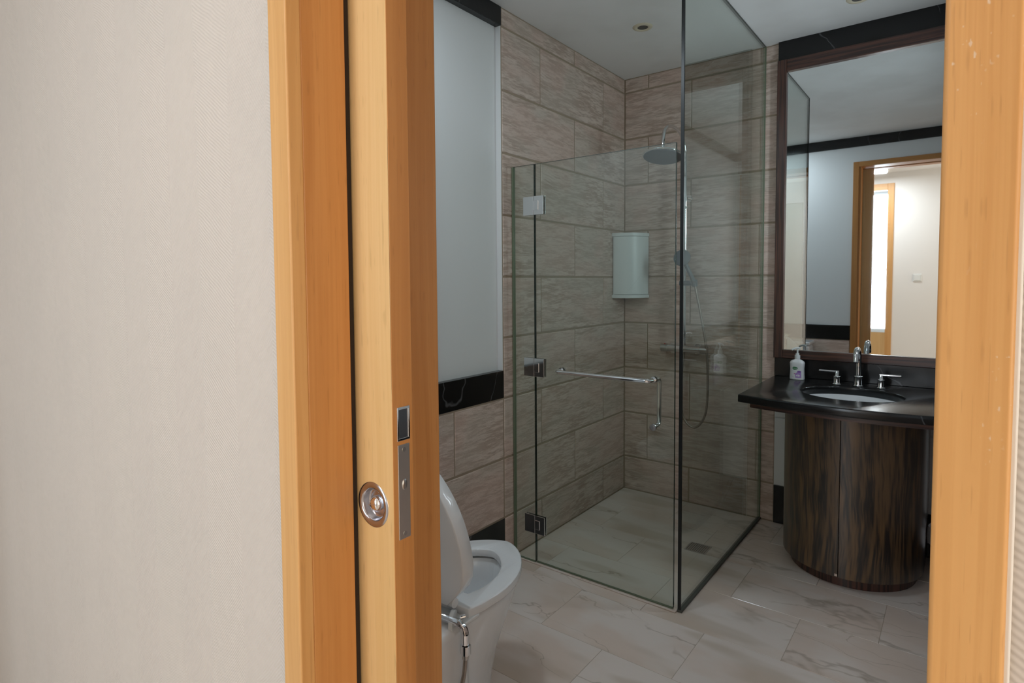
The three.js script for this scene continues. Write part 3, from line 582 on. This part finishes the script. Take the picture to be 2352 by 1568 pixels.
{ // three-piece basin mixer
  const z = -3.335;
  const f = thing('basin_mixer', 'chrome three-piece basin mixer with gooseneck spout and two lever handles', 'tap', [-0.393, CY, z]);
  mesh('spout_base', lathe([[0, 0], [0.024, 0], [0.024, 0.008], [0.0195, 0.011], [0.0195, 0.05], [0.0205, 0.054], [0.0125, 0.056], [0, 0.056]], 32), chrome, f);
  mesh('spout', tube([[0, 0.045, 0], [0, 0.10, 0], [0, 0.147, 0.003], [0, 0.181, 0.028], [0, 0.190, 0.064], [0, 0.175, 0.097], [0, 0.132, 0.112]], 0.0125, 48, 16), chrome, f);
  for (const [x, dir] of [[-0.094, -1], [0.096, 1]]) {
    const h = mesh('handle', lathe([[0, 0], [0.021, 0], [0.021, 0.007], [0.0155, 0.01], [0.0155, 0.042], [0.0165, 0.045], [0.009, 0.047], [0.009, 0.067], [0, 0.068]], 28), chrome, f); h.position.x = x;
    mesh('lever', box(dir < 0 ? -0.083 : -0.010, dir < 0 ? 0.010 : 0.083, 0.062, 0.072, -0.0075, 0.0075, 0.004, 0), chrome, h);
  }
}
{ // soap dispenser
  const b = thing('soap_bottle', 'white pump soap bottle with purple and green label on the black counter', 'soap bottle', [-0.684, CY, -3.395]);
  const N = 36, ring = (a, c, y) => Array.from({ length: N }, (_, k) => { const t = -k / N * 2 * PI, cx = Math.cos(t), sx = Math.sin(t); return [a * Math.sign(cx) * Math.pow(Math.abs(cx), 0.75), y, c * Math.sign(sx) * Math.pow(Math.abs(sx), 0.8)]; });
  const prof = [[0.033, 0.0, 0.020], [0.036, 0.003, 0.023], [0.036, 0.015, 0.023], [0.0345, 0.04, 0.022], [0.034, 0.058, 0.022], [0.0355, 0.08, 0.0225], [0.036, 0.09, 0.0225], [0.032, 0.098, 0.020], [0.022, 0.104, 0.016], [0.013, 0.108, 0.0125], [0.013, 0.112, 0.0125]];
  mesh('body', rings(prof.map(([a, y, c]) => ring(a, c, y)), true, true, 0.7), std({ color: C(0.82, 0.83, 0.84), roughness: 0.3 }), b);
  const pump = mesh('pump', join([cyl(0.0135, 0.018, 0, 0.112, 0, 24), cyl(0.009, 0.010, 0, 0.130, 0, 20), cyl(0.0045, 0.022, 0, 0.140, 0, 16)]), plasticW, b);
  mesh('nozzle', sweep([V(0.012, 0.166, -0.006), V(0.0, 0.168, 0), V(-0.012, 0.166, 0.006), V(-0.026, 0.158, 0.012)], 0.005, 12), plasticW, pump);
  // printed label on the front
  const cv = document.createElement('canvas'); cv.width = 256; cv.height = 384; const g = cv.getContext('2d');
  g.fillStyle = '#e9ebec'; g.fillRect(0, 0, 256, 384);
  g.fillStyle = '#b48fcf'; g.beginPath(); g.moveTo(118, 372); g.lineTo(112, 260); g.lineTo(150, 180); g.lineTo(228, 170); g.lineTo(228, 372); g.closePath(); g.fill();
  g.fillStyle = '#8d62b4'; g.beginPath(); g.ellipse(180, 190, 42, 26, 0, 0, 2 * PI); g.fill();
  g.fillStyle = '#f0e8f4'; g.beginPath(); g.ellipse(158, 310, 34, 32, 0, 0, 2 * PI); g.fill();
  g.fillStyle = '#c9b3da'; g.beginPath(); g.ellipse(150, 318, 16, 14, 0, 0, 2 * PI); g.fill();
  g.fillStyle = '#c98bb4'; g.fillRect(40, 330, 46, 12); g.beginPath(); g.ellipse(104, 256, 16, 14, 0, 0, 2 * PI); g.fill();
  g.fillStyle = '#2f7a45'; g.beginPath(); g.ellipse(98, 92, 50, 46, 0, 0, 2 * PI); g.fill();
  g.fillStyle = '#e8f2ea'; g.font = 'bold 30px sans-serif'; g.textAlign = 'center'; g.fillText('Dettol', 98, 102);
  const lt = new THREE.CanvasTexture(cv); lt.colorSpace = THREE.SRGBColorSpace;
  const lp = [], lu = [], n = 14, rows = [[0.010, 0.036, 0.023], [0.030, 0.0351, 0.0224], [0.058, 0.034, 0.022], [0.078, 0.0353, 0.0224]];
  const at = (u, r) => { const t = lerp(2.35, 0.79, u), cx = Math.cos(t), sx = Math.sin(t), e = 1.012; return [r[1] * e * Math.sign(cx) * Math.pow(Math.abs(cx), 0.75), r[0], r[2] * e * Math.pow(Math.abs(sx), 0.8) + 0.0002]; };
  for (let j = 0; j < 3; j++) for (let k = 0; k < n; k++) { const q = [[k / n, j], [(k + 1) / n, j], [(k + 1) / n, j + 1], [k / n, j + 1]]; for (const i of [0, 1, 2, 0, 2, 3]) { lp.push(...at(q[i][0], rows[q[i][1]])); lu.push(q[i][0], (rows[q[i][1]][0] - 0.010) / 0.068); } }
  const lg = new THREE.BufferGeometry(); lg.setAttribute('position', new THREE.Float32BufferAttribute(lp, 3)); lg.setAttribute('uv', new THREE.Float32BufferAttribute(lu, 2)); lg.computeVertexNormals();
  mesh('label', lg, std({ map: lt, roughness: 0.35 }), b);
}
{ // second bottle at the right end of the counter
  const b = thing('lotion_bottle', 'small pale bottle with a green cap at the counter end by the door jamb', 'bottle', [-0.048, CY, -3.30]);
  mesh('body', lathe([[0, 0], [0.020, 0], [0.022, 0.004], [0.022, 0.075], [0.018, 0.086], [0.012, 0.09], [0, 0.09]], 28), phys({ color: C(0.55, 0.60, 0.60), roughness: 0.2, clearcoat: 0.5 }), b);
  mesh('cap', lathe([[0, 0.09], [0.0135, 0.09], [0.0135, 0.108], [0.011, 0.112], [0, 0.112]], 24), std({ color: C(0.22, 0.42, 0.12), roughness: 0.4 }), b);
}
{ // bin with a white liner between washstand and right wall
  const b = thing('waste_bin', 'black waste bin with a white liner bag beside the washstand', 'bin', [-0.025, 0, -3.33]);
  mesh('bucket', lathe([[0, 0], [0.055, 0], [0.058, 0.004], [0.068, 0.20], [0.070, 0.21], [0.066, 0.21], [0.056, 0.008], [0, 0.008]], 32), darkMat, b);
  const N = 40, ring = (r, y, k2) => Array.from({ length: N }, (_, k) => { const t = -k / N * 2 * PI, q = r * (1 + k2 * (0.04 * Math.sin(t * 7) + 0.03 * Math.sin(t * 11 + 1))); return [q * Math.cos(t), y + k2 * 0.008 * Math.sin(t * 5 + 0.6), q * Math.sin(t)]; });
  mesh('liner_bag', rings([ring(0.0725, 0.13, 1), ring(0.074, 0.17, 0.8), ring(0.0735, 0.205, 0.3), ring(0.071, 0.2145, 0.1), ring(0.064, 0.2125, 0.1), ring(0.061, 0.17, 0.2)], false, false, 1.2), std({ color: C(0.80, 0.80, 0.84), roughness: 0.5 }), b);
}

// ------------------------------------------------------------------ toilet with raised lid and bidet fitting
{
  const t = thing('toilet', 'white toilet with raised lid and open seat facing the shower', 'toilet', [-1.292, 0, -1.358]);
  const b = 0.197, half = v => v >= 1 ? 0 : Math.pow(1 - v * v, 0.65);
  // egg outline: front tip at z = -0.30, back edge at z = +0.125
  const egg = (k, z0 = -0.30, z1 = 0.125, n = 28, front = 0.30) => { const q = []; for (let i = 0; i <= n; i++) { const s = Math.sin(i / n * PI / 2), z = -front * Math.cos(i / n * PI / 2) ; q.push([half(-z / front) * b * k, z]); } q.push([b * k * 0.985, z1 * 0.55], [b * k * 0.93, z1]); return q; };
  const full = (right, sx = 1, sz = 1, dz = 0) => { const l = right.slice(1).reverse().map(([x, z]) => [-x * sx, z * sz + dz]); return [...right.map(([x, z]) => [x * sx, z * sz + dz]), ...l]; };
  const E0 = egg(1);
  const shape = q => new THREE.Shape(q.map(([x, z]) => new THREE.Vector2(x, -z)));
  // skirted pan, seen from outside and in
  const lvl = (sx, sz, y, dz = 0) => full(E0, sx, sz, dz).map(([x, z]) => [x, y, z]);
  const outer = [[0.62, 0.60, 0.0, 0.03], [0.62, 0.60, 0.02, 0.03], [0.63, 0.62, 0.08, 0.028], [0.70, 0.70, 0.18, 0.02], [0.82, 0.82, 0.27, 0.012], [0.90, 0.91, 0.335, 0.004], [0.925, 0.935, 0.36, 0.002], [0.925, 0.935, 0.378, 0.002], [0.90, 0.91, 0.386, 0.002]];
  const inner = [[0.66, 0.66, 0.386, -0.02], [0.62, 0.62, 0.37, -0.02], [0.60, 0.60, 0.33, -0.02], [0.50, 0.52, 0.27, -0.02], [0.36, 0.40, 0.22, -0.02], [0.24, 0.26, 0.20, -0.02]];
  mesh('pan', rings([...outer, ...inner].map(([sx, sz, y, dz]) => lvl(sx, sz, y, dz)), true, true, 0.9), ceramic, t);
  mesh('water', shapeAt(full(E0, 0.30, 0.33, -0.02), 0.213), phys({ color: C(0.45, 0.48, 0.48), roughness: 0.02, clearcoat: 1 }), t);
  function shapeAt(q, y) { return new THREE.ShapeGeometry(shape(q)).rotateX(-PI / 2).translate(0, y, 0); }
  mesh('rear_body', box(-0.175, 0.175, 0.0, 0.392, 0.10, 0.36, 0.03), ceramic, t);
  // seat ring
  const ss = shape(full(E0)); ss.holes.push(new THREE.Path(full(egg(0.66), 1, 0.62, -0.02).map(([x, z]) => new THREE.Vector2(x, -z)).reverse()));
  mesh('seat', toCreasedNormals(new THREE.ExtrudeGeometry(ss, { depth: 0.017, bevelEnabled: true, bevelSize: 0.007, bevelThickness: 0.006, bevelOffset: -0.007, bevelSegments: 4 }).rotateX(-PI / 2).translate(0, 0.400, 0), 0.9), ceramic, t);
  // lid standing upright, leaning back a little
  const lidEgg = [...E0.slice(0, -2), [b * 0.975, 0.035], [b * 0.90, 0.065], [b * 0.77, 0.095], [b * 0.62, 0.125]];
  const lid = mesh('lid', toCreasedNormals(new THREE.ExtrudeGeometry(shape(full(lidEgg, 1.03, 1.02)), { depth: 0.040, bevelEnabled: true, bevelSize: 0.006, bevelThickness: 0.005, bevelOffset: -0.006, bevelSegments: 3 }), 0.9), ceramic, t);
  lid.position.set(0, 0.435 + 0.125, 0.125); lid.rotation.x = 0.10;
  for (const s of [-1, 1]) mesh('hinge', new THREE.CylinderGeometry(0.014, 0.014, 0.05, 20).rotateZ(PI / 2).translate(s * 0.115, 0.432, 0.135), ceramic, t);
  // tank
  mesh('tank', box(-0.19, 0.19, 0.392, 0.76, 0.36, 0.58, 0.03), ceramic, t);
  const tl = mesh('tank_lid', box(-0.196, 0.196, 0.76, 0.792, 0.355, 0.586, 0.012), ceramic, t);
  mesh('flush_button', cyl(0.03, 0.004, 0, 0.792, 0.47, 28), chrome, tl);
  mesh('rear_foot', box(-0.12, 0.12, 0, 0.40, 0.30, 0.56, 0.03), ceramic, t);
  // bidet fitting under the seat
  mesh('bidet_plate', box(-0.19, 0.192, 0.387, 0.3985, 0.085, 0.15, 0.004), plasticW, t);
  const O = [0.172, 0.386, 0.160];
  const h = mesh('bidet_valve', pipe([[-0.060, 0.030, 0.030], [0.030, 0.014, 0.0], [0.030, -0.040, 0.0]], 0.0105, 0.03, 14), chrome, t); h.position.set(...O); h.userData.label = 'chrome elbow valve with braided hose';
  mesh('mounting_disc', new THREE.CylinderGeometry(0.03, 0.03, 0.012, 28).rotateZ(PI / 2).rotateY(0.5).translate(-0.02, 0.008, -0.002), plasticW, h);
  mesh('turn_tap', sweep([V(0.0, 0.022, -0.010), V(0.012, 0.026, -0.022)], 0.007, 12), chrome, h);
  mesh('nut', new THREE.CylinderGeometry(0.0155, 0.0155, 0.026, 6).translate(0.030, -0.055, 0), chrome, h);
  mesh('ferrule', new THREE.CylinderGeometry(0.010, 0.010, 0.016, 16).translate(0.030, -0.074, 0), satin, h);
  mesh('hose', tube([[0.030, -0.08, 0], [0.024, -0.14, 0.004], [0.006, -0.22, 0.02], [-0.01, -0.29, 0.06], [-0.01, -0.36, 0.14], [-0.02, -0.385, 0.26]], 0.0065, 50, 10), braidMat, h);
}
{ // two unseen fill lamps added to brighten the bathroom: above the toilet, beside the mirror
  const cool = C(0.79, 0.915, 1);
  const glow = std({ color: C(0.8, 0.8, 0.8), emissive: cool, emissiveIntensity: 3 });
  const l = thing('added_ceiling_fill', 'added unseen fill light on the ceiling above the toilet', 'lamp', [-1.42, TOP, -1.20]);
  mesh('housing', box(-0.12, 0.12, -0.03, -0.0005, -0.14, 0.14, 0.005), plasticW, l);
  mesh('lamp_diffuser', box(-0.11, 0.11, -0.042, -0.028, -0.13, 0.13, 0.005), glow, l);
  const a = new THREE.RectAreaLight(cool, 34, 0.21, 0.25); a.position.set(-1.42, TOP - 0.046, -1.20); a.lookAt(-1.42, 0, -1.20); scene.add(a);
  const v = thing('added_wall_fill', 'added unseen fill lamp on the right wall beside the mirror', 'lamp', [XR + 0.019, 1.75, -2.85]);
  mesh('back_plate', box(-0.014, 0, -0.27, 0.27, -0.07, 0.07, 0.004), satin, v);
  mesh('lamp_diffuser', box(-0.05, -0.012, -0.255, 0.255, -0.06, 0.06, 0.015), glow, v);
  const q = new THREE.RectAreaLight(cool, 25, 0.12, 0.5); q.position.set(XR - 0.036, 1.75, -2.85); q.lookAt(-1, 1.75, -2.85); scene.add(q);
}

renderer.render(scene, camera);
